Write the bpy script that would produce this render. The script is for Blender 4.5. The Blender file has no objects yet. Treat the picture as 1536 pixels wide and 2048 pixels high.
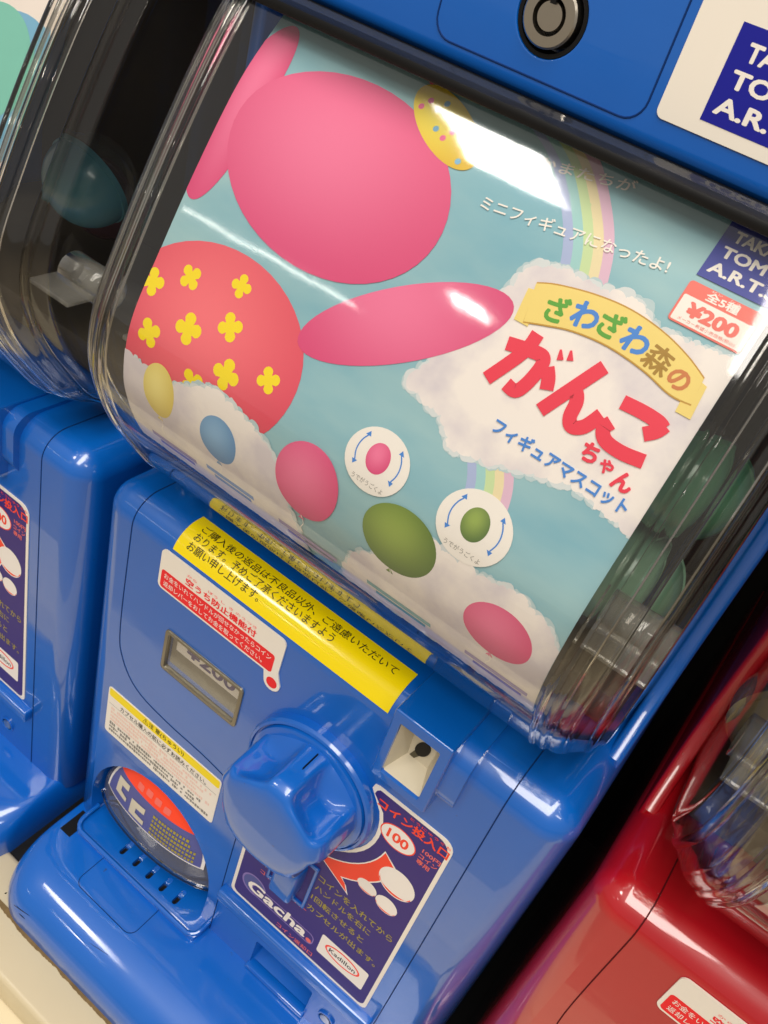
import bpy, bmesh, math, random
from mathutils import Vector, Matrix
from mathutils.geometry import tessellate_polygon
random.seed(7)
SC = bpy.context.scene
COL = SC.collection

# ------------------------------------------------------------------ camera
RX = Vector((0.783, 0.567, 0.256)); DN = Vector((0.527, -0.386, -0.758)); FW = Vector((-0.331, 0.728, -0.600))
FW.normalize(); RX = (RX - FW * RX.dot(FW)).normalized(); DN = FW.cross(RX).normalized()
cd = bpy.data.cameras.new('camera'); cam = bpy.data.objects.new('camera', cd); COL.objects.link(cam)
cam.matrix_world = Matrix(((RX.x, -DN.x, -FW.x, .132), (RX.y, -DN.y, -FW.y, -.2604), (RX.z, -DN.z, -FW.z, .70), (0, 0, 0, 1)))
cd.sensor_fit = 'HORIZONTAL'; cd.sensor_width = 36; cd.lens = 1800 / 1536 * 36
cd.clip_start = .01; cd.clip_end = 50
cd.dof.use_dof = True; cd.dof.focus_distance = .36; cd.dof.aperture_fstop = 64
SC.camera = cam

# ------------------------------------------------------------------ light
SC.view_settings.view_transform = 'Standard'; SC.view_settings.look = 'None'
SC.view_settings.exposure = 0.0; SC.view_settings.gamma = 1
W = bpy.data.worlds.new('World'); SC.world = W; W.use_nodes = True
W.node_tree.nodes['Background'].inputs[0].default_value = (1.0, .93, .84, 1)
W.node_tree.nodes['Background'].inputs[1].default_value = .30

def lamp(name, loc, sx, sy, power, col=(1, .94, .86)):
    d = bpy.data.lights.new(name, 'AREA'); d.shape = 'RECTANGLE'; d.size = sx; d.size_y = sy
    d.energy = power; d.color = col
    o = bpy.data.objects.new(name, d); COL.objects.link(o); o.location = loc
    return o
lamp('ceiling_light_overhead', (.29, -1.60, 2.6), .80, 3.1, 90)
lamp('ceiling_light_aisle', (-1.12, -1.75, 2.5), .40, .56, 16)
lamp('ceiling_light_far', (-4.2, -5.9, 2.5), 1.9, .08, 10)
lamp('ceiling_light_back', (-1.75, -4.1, 2.5), .22, .22, 5)
lamp('added_fill_light_right', (1.9, -1.6, 2.5), 1.2, .3, 12)  # added area light for ambience, no known fixture

SC.cycles.max_bounces = 14; SC.cycles.transparent_max_bounces = 24
SC.cycles.transmission_bounces = 12; SC.cycles.glossy_bounces = 6
SC.cycles.caustics_refractive = False; SC.cycles.caustics_reflective = False
SC.cycles.use_denoising = True
SC.cycles.sample_clamp_indirect = 6

# ------------------------------------------------------------------ materials
def s2l(c):
    return c / 12.92 if c <= .04045 else ((c + .055) / 1.055) ** 2.4
def rgb(h):
    return tuple(s2l(int(h[i:i + 2], 16) / 255) for i in (0, 2, 4)) + (1,)
MATS = {}
def mat(name, h, rough=.4, spec=.5, coat=0., metal=0., var=.06, vscale=60., bump=0., bscale=300., rvar=.0, rscale=25.):
    if name in MATS: return MATS[name]
    m = bpy.data.materials.new(name); m.use_nodes = True; nt = m.node_tree; b = nt.nodes['Principled BSDF']
    b.inputs['Roughness'].default_value = rough; b.inputs['Specular IOR Level'].default_value = spec
    b.inputs['Coat Weight'].default_value = coat; b.inputs['Coat Roughness'].default_value = .06
    b.inputs['Metallic'].default_value = metal
    tc = nt.nodes.new('ShaderNodeTexCoord')
    c = rgb(h)
    if var:
        n = nt.nodes.new('ShaderNodeTexNoise'); n.inputs['Scale'].default_value = vscale; n.inputs['Detail'].default_value = 5
        nt.links.new(tc.outputs['Object'], n.inputs['Vector'])
        mx = nt.nodes.new('ShaderNodeMix'); mx.data_type = 'RGBA'
        mx.inputs['A'].default_value = tuple(x * (1 - var) for x in c[:3]) + (1,)
        mx.inputs['B'].default_value = tuple(min(1, x * (1 + var)) for x in c[:3]) + (1,)
        nt.links.new(n.outputs['Fac'], mx.inputs['Factor']); nt.links.new(mx.outputs['Result'], b.inputs['Base Color'])
    else:
        b.inputs['Base Color'].default_value = c
    if rvar:
        n2 = nt.nodes.new('ShaderNodeTexNoise'); n2.inputs['Scale'].default_value = rscale; n2.inputs['Detail'].default_value = 6
        n2.inputs['Roughness'].default_value = .65
        nt.links.new(tc.outputs['Object'], n2.inputs['Vector'])
        mr = nt.nodes.new('ShaderNodeMapRange'); mr.inputs['From Min'].default_value = .3; mr.inputs['From Max'].default_value = .7
        mr.inputs['To Min'].default_value = max(.02, rough - rvar); mr.inputs['To Max'].default_value = rough + rvar
        nt.links.new(n2.outputs['Fac'], mr.inputs['Value']); nt.links.new(mr.outputs['Result'], b.inputs['Roughness'])
    if bump:
        n3 = nt.nodes.new('ShaderNodeTexNoise'); n3.inputs['Scale'].default_value = bscale; n3.inputs['Detail'].default_value = 3
        nt.links.new(tc.outputs['Object'], n3.inputs['Vector'])
        bp = nt.nodes.new('ShaderNodeBump'); bp.inputs['Strength'].default_value = bump; bp.inputs['Distance'].default_value = .0006
        nt.links.new(n3.outputs['Fac'], bp.inputs['Height']); nt.links.new(bp.outputs['Normal'], b.inputs['Normal'])
    MATS[name] = m
    return m
def thin_clear(name, tint, rough=.03, haze=0., hazecol=(.8, .8, .8, 1), ior=1.5):
    """thin clear plastic sheet: Fresnel mix of see-through and gloss, with a trace of haze"""
    if name in MATS: return MATS[name]
    m = bpy.data.materials.new(name); m.use_nodes = True; nt = m.node_tree; nt.nodes.clear()
    out = nt.nodes.new('ShaderNodeOutputMaterial'); tr = nt.nodes.new('ShaderNodeBsdfTransparent'); gl = nt.nodes.new('ShaderNodeBsdfGlossy')
    tr.inputs[0].default_value = tint; gl.inputs['Roughness'].default_value = rough; gl.inputs[0].default_value = (1, 1, 1, 1)
    fr = nt.nodes.new('ShaderNodeFresnel'); ge = nt.nodes.new('ShaderNodeNewGeometry'); im = nt.nodes.new('ShaderNodeMix')
    im.inputs['A'].default_value = ior; im.inputs['B'].default_value = 1 / ior      # a sheet reflects alike from both of its sides
    nt.links.new(ge.outputs['Backfacing'], im.inputs['Factor']); nt.links.new(im.outputs['Result'], fr.inputs['IOR'])
    tc = nt.nodes.new('ShaderNodeTexCoord'); nz = nt.nodes.new('ShaderNodeTexNoise'); nz.inputs['Scale'].default_value = 22; nz.inputs['Detail'].default_value = 4
    nt.links.new(tc.outputs['Object'], nz.inputs['Vector'])
    bp = nt.nodes.new('ShaderNodeBump'); bp.inputs['Strength'].default_value = .05; bp.inputs['Distance'].default_value = .002
    nt.links.new(nz.outputs['Fac'], bp.inputs['Height']); nt.links.new(bp.outputs['Normal'], gl.inputs['Normal'])
    mx = nt.nodes.new('ShaderNodeMixShader'); last = tr.outputs[0]
    if haze:
        df = nt.nodes.new('ShaderNodeBsdfDiffuse'); df.inputs[0].default_value = hazecol
        m2 = nt.nodes.new('ShaderNodeMixShader'); m2.inputs[0].default_value = haze
        nt.links.new(last, m2.inputs[1]); nt.links.new(df.outputs[0], m2.inputs[2]); last = m2.outputs[0]
    nt.links.new(fr.outputs[0], mx.inputs[0]); nt.links.new(last, mx.inputs[1]); nt.links.new(gl.outputs[0], mx.inputs[2])
    nt.links.new(mx.outputs[0], out.inputs[0]); MATS[name] = m
    return m
def glass(name, h, rough=.03, ior=1.45):
    if name in MATS: return MATS[name]
    m = bpy.data.materials.new(name); m.use_nodes = True; b = m.node_tree.nodes['Principled BSDF']
    b.inputs['Base Color'].default_value = rgb(h); b.inputs['Roughness'].default_value = rough
    b.inputs['Transmission Weight'].default_value = 1; b.inputs['IOR'].default_value = ior
    MATS[name] = m
    return m
def uvgrad(name, inner, outer, cx=.4, cy=.62, rad=.75):
    """printed balloon colour: a soft radial blend of two inks in the print's own UV space"""
    if name in MATS: return MATS[name]
    m = bpy.data.materials.new(name); m.use_nodes = True; nt = m.node_tree; b = nt.nodes['Principled BSDF']
    b.inputs['Roughness'].default_value = .5
    uv = nt.nodes.new('ShaderNodeUVMap'); vm = nt.nodes.new('ShaderNodeVectorMath'); vm.operation = 'DISTANCE'
    vm.inputs[1].default_value = (cx, cy, 0); nt.links.new(uv.outputs[0], vm.inputs[0])
    mr = nt.nodes.new('ShaderNodeMapRange'); mr.inputs['From Max'].default_value = rad; mr.interpolation_type = 'SMOOTHSTEP'
    nt.links.new(vm.outputs['Value'], mr.inputs['Value'])
    mx = nt.nodes.new('ShaderNodeMix'); mx.data_type = 'RGBA'; mx.inputs['A'].default_value = rgb(inner); mx.inputs['B'].default_value = rgb(outer)
    nt.links.new(mr.outputs['Result'], mx.inputs['Factor']); nt.links.new(mx.outputs['Result'], b.inputs['Base Color'])
    MATS[name] = m
    return m

def plastic(name, h):
    m = mat(name, h, .38, .45, 1., var=.04, rvar=.06, bump=.02, bscale=500); nt = m.node_tree; b = nt.nodes['Principled BSDF']
    tc = [n for n in nt.nodes if n.type == 'TEX_COORD'][0]; b.inputs['Coat IOR'].default_value = 1.6
    base = b.inputs['Base Color'].links[0].from_socket
    # sparse specks of dirt
    n = nt.nodes.new('ShaderNodeTexNoise'); n.inputs['Scale'].default_value = 170; n.inputs['Detail'].default_value = 2
    r = nt.nodes.new('ShaderNodeMapRange'); r.inputs['From Min'].default_value = .755; r.inputs['From Max'].default_value = .80; r.inputs['To Max'].default_value = .55
    mx = nt.nodes.new('ShaderNodeMix'); mx.data_type = 'RGBA'; mx.inputs['B'].default_value = rgb('3a3327')
    nt.links.new(tc.outputs['Object'], n.inputs['Vector']); nt.links.new(n.outputs['Fac'], r.inputs['Value']); nt.links.new(r.outputs['Result'], mx.inputs['Factor'])
    nt.links.new(base, mx.inputs['A']); nt.links.new(mx.outputs['Result'], b.inputs['Base Color'])
    # rubbed and hazy areas in the gloss, with stretched hairline scratches
    mp = nt.nodes.new('ShaderNodeMapping'); mp.inputs['Scale'].default_value = (30, 30, 420); mp.inputs['Rotation'].default_value = (.3, .7, .4)
    s1 = nt.nodes.new('ShaderNodeTexNoise'); s1.inputs['Scale'].default_value = 1.; s1.inputs['Detail'].default_value = 4
    s2 = nt.nodes.new('ShaderNodeTexNoise'); s2.inputs['Scale'].default_value = 34; s2.inputs['Detail'].default_value = 6
    ml = nt.nodes.new('ShaderNodeMath'); ml.operation = 'MULTIPLY'
    r2 = nt.nodes.new('ShaderNodeMapRange'); r2.inputs['From Min'].default_value = .16; r2.inputs['From Max'].default_value = .38; r2.inputs['To Min'].default_value = .015; r2.inputs['To Max'].default_value = .13
    nt.links.new(tc.outputs['Object'], mp.inputs[0]); nt.links.new(mp.outputs[0], s1.inputs['Vector']); nt.links.new(tc.outputs['Object'], s2.inputs['Vector'])
    nt.links.new(s1.outputs['Fac'], ml.inputs[0]); nt.links.new(s2.outputs['Fac'], ml.inputs[1]); nt.links.new(ml.outputs[0], r2.inputs['Value']); nt.links.new(r2.outputs['Result'], b.inputs['Coat Roughness'])
    return m
PLASTIC = {'blue': plastic('blue plastic', '0060bf'), 'red': plastic('red plastic', 'b80d1c')}
SEAM = mat('pointer dark', '061327', .8, .1, var=0)  # near-black colour of the knob's pointer line
SEAMS = {'blue': mat('blue seam', '08306a', .7, .2, var=0), 'red': mat('red seam', '5a0a12', .7, .2, var=0)}
SCUFF = mat('dark scuff', '2b2a26', .8, .2, var=.3)
BLACK = mat('black parts and shade', '0b0b0c', .5, .3, var=0)  # black parts, and black standing in for shade in gaps and holes
DARKIN = mat('dark interior', '3a322b', .55, .3, var=.3, vscale=14)
CLEAR = thin_clear('clear case plastic', (.94, .94, .93, 1), .055, .010, ior=1.8)
BOSS = thin_clear('milky clear plastic', (.82, .82, .80, 1), .06, .22, rgb('e4e0d6'), ior=1.6)
CLEARB = glass('clear bead plastic', 'f2f0ea', .04)
SMOKE = thin_clear('smoky flap plastic', (.50, .48, .45, 1), .05, .42, rgb('8d8677'))
PAPER = mat('cream paper', 'f3e6dc', .5, .3, var=.03)
STICKW = mat('white sticker film', 'f4ecdf', .3, .4, var=.02)
CREAM = mat('cream plastic', 'cfc6b0', .45, .4, var=.08)
METAL = mat('brushed lock metal', 'd3cbbd', .28, .5, metal=1., var=.1, vscale=30)
INK = {k: mat('ink ' + k, v, .42, .35, var=.03) for k, v in dict(
    purple='3b2a78', navy='1c1f96', orange='ff4a2a', red='f5252c', crimson='ee2f4a', yellow='ffe20a', olive='a8992a', black='17160f',
    blue='3f86da', green='56a52c', brown='a87f1c', rust='cf7a3c', white='f6efe6', gold='f4d979', goldline='c8962f', lilac='8d78b8',
    teal='3f9aa5', pink='f46a9c', grey='8a857c', salmon='ef6f62', sky='79b4d6', palepink='f2cfc0', priceblue='565a97', cardgrey='857f72',
    logoblue='2f3a9c').items()}

# ------------------------------------------------------------------ object helpers
def link(name, me, m, parent):
    o = bpy.data.objects.new(name, me); COL.objects.link(o)
    if m is not None and not me.materials: me.materials.append(m)
    o.parent = parent
    return o
def bmobj(name, bm, m, parent, smooth=35):
    me = bpy.data.meshes.new(name); bm.normal_update(); bm.to_mesh(me); bm.free()
    if smooth:
        me.shade_smooth(); me.set_sharp_from_angle(angle=math.radians(smooth))
    return link(name, me, m, parent)
def box_bm(x0, x1, y0, y1, z0, z1, bev=0., seg=3, sel=None):
    bm = bmesh.new(); bmesh.ops.create_cube(bm, size=1)
    for v in bm.verts:
        v.co = Vector(((x0 + x1) / 2 + v.co.x * (x1 - x0), (y0 + y1) / 2 + v.co.y * (y1 - y0), (z0 + z1) / 2 + v.co.z * (z1 - z0)))
    if bev:
        es = [e for e in bm.edges if sel is None or sel(e)]
        bmesh.ops.bevel(bm, geom=es, offset=bev, segments=seg, affect='EDGES', profile=.5)
    return bm
def cut(o, cutters, bevel=.0007):
    """subtract cutter meshes from an object, soften the new edges, bake the result"""
    tmp = []
    for bm in cutters:
        bm.normal_update(); me = bpy.data.meshes.new('cutter'); bm.to_mesh(me); bm.free()
        c = bpy.data.objects.new('cutter', me); COL.objects.link(c); tmp.append(c)
        md = o.modifiers.new('cut', 'BOOLEAN'); md.object = c; md.operation = 'DIFFERENCE'; md.solver = 'EXACT'
    if bevel:
        b = o.modifiers.new('soft', 'BEVEL'); b.width = bevel; b.segments = 2; b.limit_method = 'ANGLE'; b.angle_limit = math.radians(40)
        w = o.modifiers.new('wn', 'WEIGHTED_NORMAL'); w.keep_sharp = True
    p = o.parent; o.parent = None
    dg = bpy.context.evaluated_depsgraph_get(); dg.update()
    me = bpy.data.meshes.new_from_object(o.evaluated_get(dg))
    old = o.data; o.modifiers.clear(); o.data = me; bpy.data.meshes.remove(old); o.parent = p
    for c in tmp: bpy.data.objects.remove(c)
    me.shade_smooth(); me.set_sharp_from_angle(angle=math.radians(38))
def prism_bm(pts, y0, y1):
    """outline in x,z pushed along y from y0 to y1"""
    bm = bmesh.new(); n = len(pts)
    a = [bm.verts.new((x, y0, z)) for x, z in pts]; b = [bm.verts.new((x, y1, z)) for x, z in pts]
    for i in range(n): bm.faces.new((a[i], a[(i + 1) % n], b[(i + 1) % n], b[i]))
    bm.faces.new(a[::-1]); bm.faces.new(b)
    bmesh.ops.recalc_face_normals(bm, faces=bm.faces[:])
    return bm
def tube_bm(path, r, seg=8, closed=False, bm=None, cap=True):
    bm = bm or bmesh.new(); P = [Vector(p) for p in path]; n = len(P); rings = []
    up = None
    for i in range(n):
        a = P[(i - 1) % n] if (closed or i) else P[i]; b = P[(i + 1) % n] if (closed or i < n - 1) else P[i]
        t = (b - a).normalized()
        if up is None: up = t.orthogonal().normalized()
        up = (up - t * up.dot(t)).normalized(); s = t.cross(up)
        rr_ = r(i / (n - 1)) if callable(r) else r
        rings.append([bm.verts.new(P[i] + (up * math.cos(q) + s * math.sin(q)) * rr_) for q in [2 * math.pi * k / seg for k in range(seg)]])
    for i in range(n if closed else n - 1):
        A, B = rings[i], rings[(i + 1) % n]
        for k in range(seg): bm.faces.new((A[k], A[(k + 1) % seg], B[(k + 1) % seg], B[k]))
    if not closed and cap: bm.faces.new(rings[0][::-1]); bm.faces.new(rings[-1])
    return bm
def lathe_y(prof, seg=48, c=(0, 0, 0), bm=None):
    """profile of (radius, y) turned about the y axis through c"""
    bm = bm or bmesh.new(); rings = []
    for r, y in prof:
        if r < 1e-6: rings.append([bm.verts.new((c[0], c[1] + y, c[2]))])
        else: rings.append([bm.verts.new((c[0] + r * math.cos(2 * math.pi * k / seg), c[1] + y, c[2] + r * math.sin(2 * math.pi * k / seg))) for k in range(seg)])
    for A, B in zip(rings, rings[1:]):
        for k in range(seg):
            k2 = (k + 1) % seg
            f = [A[k % len(A)], A[k2 % len(A)], B[k2 % len(B)], B[k % len(B)]]
            f = [v for i, v in enumerate(f) if v not in f[:i]]
            if len(f) > 2: bm.faces.new(f)
    bmesh.ops.recalc_face_normals(bm, faces=bm.faces[:])
    return bm

# ------------------------------------------------------------------ curves of the machine
def catmull(P, n=8):
    P = [Vector(p) for p in P]; out = []
    for i in range(len(P) - 1):
        p0, p1, p2, p3 = P[max(i - 1, 0)], P[i], P[i + 1], P[min(i + 2, len(P) - 1)]
        for k in range(n):
            t = k / n
            out.append(.5 * ((2 * p1) + (-p0 + p2) * t + (2 * p0 - 5 * p1 + 4 * p2 - p3) * t * t + (-p0 + 3 * p1 - 3 * p2 + p3) * t ** 3))
    return out + [P[-1]]
POSTER = catmull([(.0300, .6350), (.0251, .6295), (.0086, .6091), (-.0074, .5796), (-.0216, .5485), (-.0325, .5214), (-.0337, .4985),
                  (-.0293, .4825), (-.0225, .4685), (-.0143, .4566), (-.0060, .4458), (.0015, .4370), (.010, .4300), (.02, .4245)])
CASE = catmull([(.022, .640), (.014, .6335), (.000, .610), (-.0155, .578), (-.029, .546), (-.0385, .5195), (-.0397, .498),
                (-.0347, .480), (-.0275, .4655), (-.0195, .4537), (-.0110, .4420), (-.0035, .4328), (.0045, .4262), (.017, .4200), (.035, .4150), (.06, .412)], 5)
def arclen(P):
    S = [0]
    for a, b in zip(P, P[1:]): S.append(S[-1] + (b - a).length)
    return S
PSL = arclen(POSTER)
def along(P, S, s):
    i = 0
    while i < len(S) - 2 and S[i + 1] < s: i += 1
    a, b = P[i], P[i + 1]; k = (s - S[i]) / (S[i + 1] - S[i]); d = (b - a).normalized()
    return a + (b - a) * k, d
# mappers: flat print coordinates (u right, v up, h above the surface) -> machine space
def on_panel(u, v, h): return Vector((u, -h, v))
def on_poster(u, v, h):
    p, d = along(POSTER, PSL, -v)
    return Vector((u, p.x + d.y * h, p.y - d.x * h))
def on_head(u, v, h): return Vector((u, .03 - h, v))
R0 = .016
def on_shoulder(u, v, h):
    a = math.asin((.3888 - .384) / R0) + v / R0
    if a < math.pi / 2: return Vector((u, R0 - (R0 + h) * math.cos(a), .384 + (R0 + h) * math.sin(a)))
    return Vector((u, R0 + (a - math.pi / 2) * R0, .400 + h))
FC = (-.0720, .1380); FA, FB = .0535, .0625
def flap_y(u, v):
    q = min(1, ((u - FC[0]) / FA) ** 2 + (max(0, v - FC[1]) / FB) ** 2)
    return .011 - .014 * (1 - q) ** .6
def on_flap(u, v, h): return Vector((u, flap_y(u, v) - h, v))
CURVE_STEP = {on_poster: (None, .002), on_shoulder: (None, .0015), on_flap: (.004, .004)}

# ------------------------------------------------------------------ flat print helpers
def put(name, bm, f, h, m, parent, thick=0., clip=None):
    """bend a flat mesh (xy = u,v) onto a surface and link it"""
    if clip:
        for ax, lo, hi in ((0, clip[0], clip[1]), (1, clip[2], clip[3])):
            for val, sg in ((lo, -1), (hi, 1)):
                co = [0, 0, 0]; no = [0, 0, 0]; co[ax] = val; no[ax] = sg
                bmesh.ops.bisect_plane(bm, geom=bm.verts[:] + bm.edges[:] + bm.faces[:], plane_co=co, plane_no=no, clear_outer=True)
    if not bm.verts:
        bm.free(); return None
    st = CURVE_STEP.get(f)
    if st:
        for ax in (0, 1):
            if st[ax]:
                lo = min(v.co[ax] for v in bm.verts); hi = max(v.co[ax] for v in bm.verts); k = math.floor(lo / st[ax]) + 1
                while k * st[ax] < hi:
                    co = [0, 0, 0]; no = [0, 0, 0]; co[ax] = k * st[ax]; no[ax] = 1
                    bmesh.ops.bisect_plane(bm, geom=bm.verts[:] + bm.edges[:] + bm.faces[:], plane_co=co, plane_no=no); k += 1
    lo = Vector((min(v.co.x for v in bm.verts), min(v.co.y for v in bm.verts))); hi = Vector((max(v.co.x for v in bm.verts), max(v.co.y for v in bm.verts)))
    uvl = bm.loops.layers.uv.new('UVMap')
    for fc in bm.faces:
        if fc.normal.z < 0: fc.normal_flip()
        for lp in fc.loops:
            lp[uvl].uv = ((lp.vert.co.x - lo.x) / max(1e-6, hi.x - lo.x), (lp.vert.co.y - lo.y) / max(1e-6, hi.y - lo.y))
    if thick:
        r = bmesh.ops.extrude_face_region(bm, geom=bm.faces[:])
        low = {v for v in r['geom'] if isinstance(v, bmesh.types.BMVert)}
        base = [v for v in bm.verts if v not in low]
        for v in base: v.co.z = -thick
    for v in bm.verts: v.co = f(v.co.x, v.co.y, h + v.co.z)
    return bmobj(name, bm, m, parent, 50 if st else 0)
def poly_bm(pts, bm=None):
    bm = bm or bmesh.new(); vs = [bm.verts.new((x, y, 0)) for x, y in pts]
    for t in tessellate_polygon([[Vector((x, y, 0)) for x, y in pts]]):
        try: bm.faces.new([vs[i] for i in t])
        except ValueError: pass
    bm.normal_update()
    return bm
def ell(cx, cy, rx, ry, a=0, n=40, egg=0.):
    c, s = math.cos(a), math.sin(a); o = []
    for k in range(n):
        t = 2 * math.pi * k / n; x = rx * math.cos(t) * (1 + egg * math.sin(t)); y = ry * math.sin(t); o.append((cx + x * c - y * s, cy + x * s + y * c))
    return o
def rr(x0, x1, y0, y1, r, n=6):
    o = []
    for cx, cy, a0 in ((x1 - r, y1 - r, 0), (x0 + r, y1 - r, 90), (x0 + r, y0 + r, 180), (x1 - r, y0 + r, 270)):
        for k in range(n + 1):
            a = math.radians(a0 + 90 * k / n); o.append((cx + r * math.cos(a), cy + r * math.sin(a)))
    return o
def ribbon_bm(pts, w, bm=None, smooth=True):
    bm = bm or bmesh.new(); P = catmull(pts, 6) if smooth and len(pts) > 2 else [Vector(p) for p in pts]
    L = []; n = len(P)
    for i in range(n):
        t = (P[min(i + 1, n - 1)] - P[max(i - 1, 0)]).normalized(); nn = Vector((-t.y, t.x)); ww = w(i / (n - 1)) if callable(w) else w
        L.append((bm.verts.new((P[i] + nn * ww / 2).to_3d()), bm.verts.new((P[i] - nn * ww / 2).to_3d())))
    for a, b in zip(L, L[1:]): bm.faces.new((a[0], a[1], b[1], b[0]))
    bm.normal_update()
    return bm
def puffy(pts, bump=.004, depth=.3, n=5, seed=1):
    """irregular billowing outline through pts: puffs of mixed size, each with smaller puffs on it"""
    rn = random.Random(seed); o = []; m = len(pts); c = Vector((sum(p[0] for p in pts) / m, sum(p[1] for p in pts) / m))
    def arc(p, q, dep, lvl):
        d = q - p; nn = Vector((d.y, -d.x))
        if nn.dot((p + q) / 2 - c) < 0: nn = -nn
        if lvl == 0 or d.length < .0009:
            for t in range(n): o.append(tuple(p + d * (t / n) + nn * dep * math.sin(math.pi * t / n)))
            return
        k = rn.randint(2, 4); ts = [0] + sorted(rn.uniform(.15, .85) for _ in range(k - 1)) + [1]
        P_ = [p + d * t + nn * dep * math.sin(math.pi * t) for t in ts]
        for a, b in zip(P_, P_[1:]): arc(a, b, rn.uniform(.12, .34), lvl - 1)
    for i in range(m):
        a = Vector(pts[i]); b = Vector(pts[(i + 1) % m]); L_ = (b - a).length; t = 0
        while t < 1:
            st = min(1 - t, bump * rn.uniform(.6, 1.9) / L_)
            if 1 - t - st < .25 * bump / L_: st = 1 - t
            arc(a + (b - a) * t, a + (b - a) * (t + st), rn.uniform(.10, .38), 1); t += st + 1e-9
    return o
def cloud(pts, layer, P, clip, seed):
    c = Vector((sum(p[0] for p in pts) / len(pts), sum(p[1] for p in pts) / len(pts)))
    for k, (g, m) in enumerate(((.0011, mat('cloud haze print', 'b9cfd3', .5, .3, var=.05)), (.0004, mat('cloud edge print', 'd8dedf', .5, .3, var=.05)), (-.0006, cloud_mat()))):
        grow = [tuple(Vector(p) + (Vector(p) - c).normalized() * g) for p in pts]
        put('cloud_print', poly_bm(puffy(grow, .0040, seed=seed + k)), on_poster, layer + k * 7e-6, m, P, clip=clip)
TXT = {}
def text_bm(body, bold=0.):
    key = body
    if key not in TXT:
        cu = bpy.data.curves.new('t', 'FONT'); cu.body = body; cu.resolution_u = 3; cu.align_x = 'LEFT'
        o = bpy.data.objects.new('t', cu); COL.objects.link(o)
        dg = bpy.context.evaluated_depsgraph_get(); dg.update()
        TXT[key] = bpy.data.meshes.new_from_object(o.evaluated_get(dg)); bpy.data.objects.remove(o); bpy.data.curves.remove(cu)
    bm = bmesh.new(); n = 0
    for dx, dy in [(0, 0)] + ([(math.cos(t) * bold, math.sin(t) * bold) for t in [math.pi / 4 * k for k in range(8)]] if bold else []):
        bm.from_mesh(TXT[key]); bm.verts.ensure_lookup_table()
        for v in bm.verts[n:]: v.co += Vector((dx, dy, 0))
        n = len(bm.verts)
    return bm
def text(body, u, v, height, f, h, m, parent, width=None, bold=0., rot=0., anchor='l', name='lettering', clip=None, slant=0.):
    """u,v: left (or centre) of the text at mid height; height: glyph height; width: fit to this length"""
    bm = text_bm(body, bold)
    if not bm.verts: bm.free(); return
    x0 = min(p.co.x for p in bm.verts); x1 = max(p.co.x for p in bm.verts); y0 = min(p.co.y for p in bm.verts); y1 = max(p.co.y for p in bm.verts)
    bm.verts.index_update(); nv = len(TXT[body].vertices); sy = height / (y1 - y0); sx = width / (x1 - x0) if width else sy; c, s = math.cos(rot), math.sin(rot)
    for p in bm.verts:
        x = (p.co.x - x0) * sx; y = (p.co.y - (y0 + y1) / 2) * sy
        if anchor == 'c': x -= (x1 - x0) * sx / 2
        x += slant * y
        p.co = Vector((u + x * c - y * s, v + x * s + y * c, (p.index // max(1, nv)) * 2e-6))
    bm.normal_update()
    return put(name, bm, f, h, m, parent, clip=clip)
STROKES = {
    'が': [[(.04, .66), (.40, .73), (.62, .74), (.67, .60), (.62, .30), (.52, .10), (.34, .12)], [(.38, 1.0), (.33, .66), (.03, .04)], [(.76, .64), (.86, .50), (.92, .34)]],
    'ん': [[(.60, 1.0), (.04, .02)], [(.26, .42), (.40, .50), (.50, .38), (.53, .16), (.64, .05), (.82, .14), (.96, .40)]],
    'こ': [[(.12, .86), (.50, .88), (.80, .86), (.93, .80)], [(.93, .865), (.86, .70), (.70, .54)], [(.14, .44), (.08, .27), (.22, .10), (.55, .06), (.95, .12)]]}
DAKU = [[(.80, .96), (.87, .82)], [(.94, 1.02), (1.0, .88)]]
def stroked(ch, x0, y0, w, hgt, sw, f, h, m, parent):
    bm = bmesh.new()
    for k, st in enumerate(STROKES[ch]):
        n0 = len(bm.verts); ribbon_bm([(x0 + a * w, y0 + b * hgt) for a, b in st], sw, bm); bm.verts.ensure_lookup_table()
        for v in bm.verts[n0:]: v.co.z = 5e-6 * k
    if ch == 'が':
        for st in DAKU: ribbon_bm([(x0 + a * w, y0 + b * hgt) for a, b in st], lambda t: sw * .15 + sw * .35 * t, bm)
    return put('lettering', bm, f, h, m, parent)

# ------------------------------------------------------------------ prints
def balloon(u, s, rx, ry, a, m, p, layer, clip=None, egg=.0, knot=False, string=0.):
    o = put('balloon_print', poly_bm(ell(u, -s, rx, ry, a, 48, egg)), on_poster, layer, m, p, clip=clip)
    if string:
        put('string_print', ribbon_bm([(u, -s - ry), (u + .0008, -s - ry - string * .4), (u - .0006, -s - ry - string * .7), (u, -s - ry - string)], .0004), on_poster, layer, INK['white'], p, clip=clip)
    if knot:
        put('knot_print', poly_bm([(u, -s - ry * .97), (u + .0016, -s - ry - .0022), (u - .0016, -s - ry - .0022)]), on_poster, layer, m, p, clip=clip)
    return o
def flower(u, s, r, rot, m, p, layer, clip):
    pts = [(u + r * (.45 + .55 * abs(math.cos(2 * t)) ** .6) * math.cos(t + rot), -s + r * (.45 + .55 * abs(math.cos(2 * t)) ** .6) * math.sin(t + rot)) for t in [2 * math.pi * k / 32 for k in range(32)]]
    put('flower_print', poly_bm(pts), on_poster, layer, m, p, clip=clip)
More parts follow.
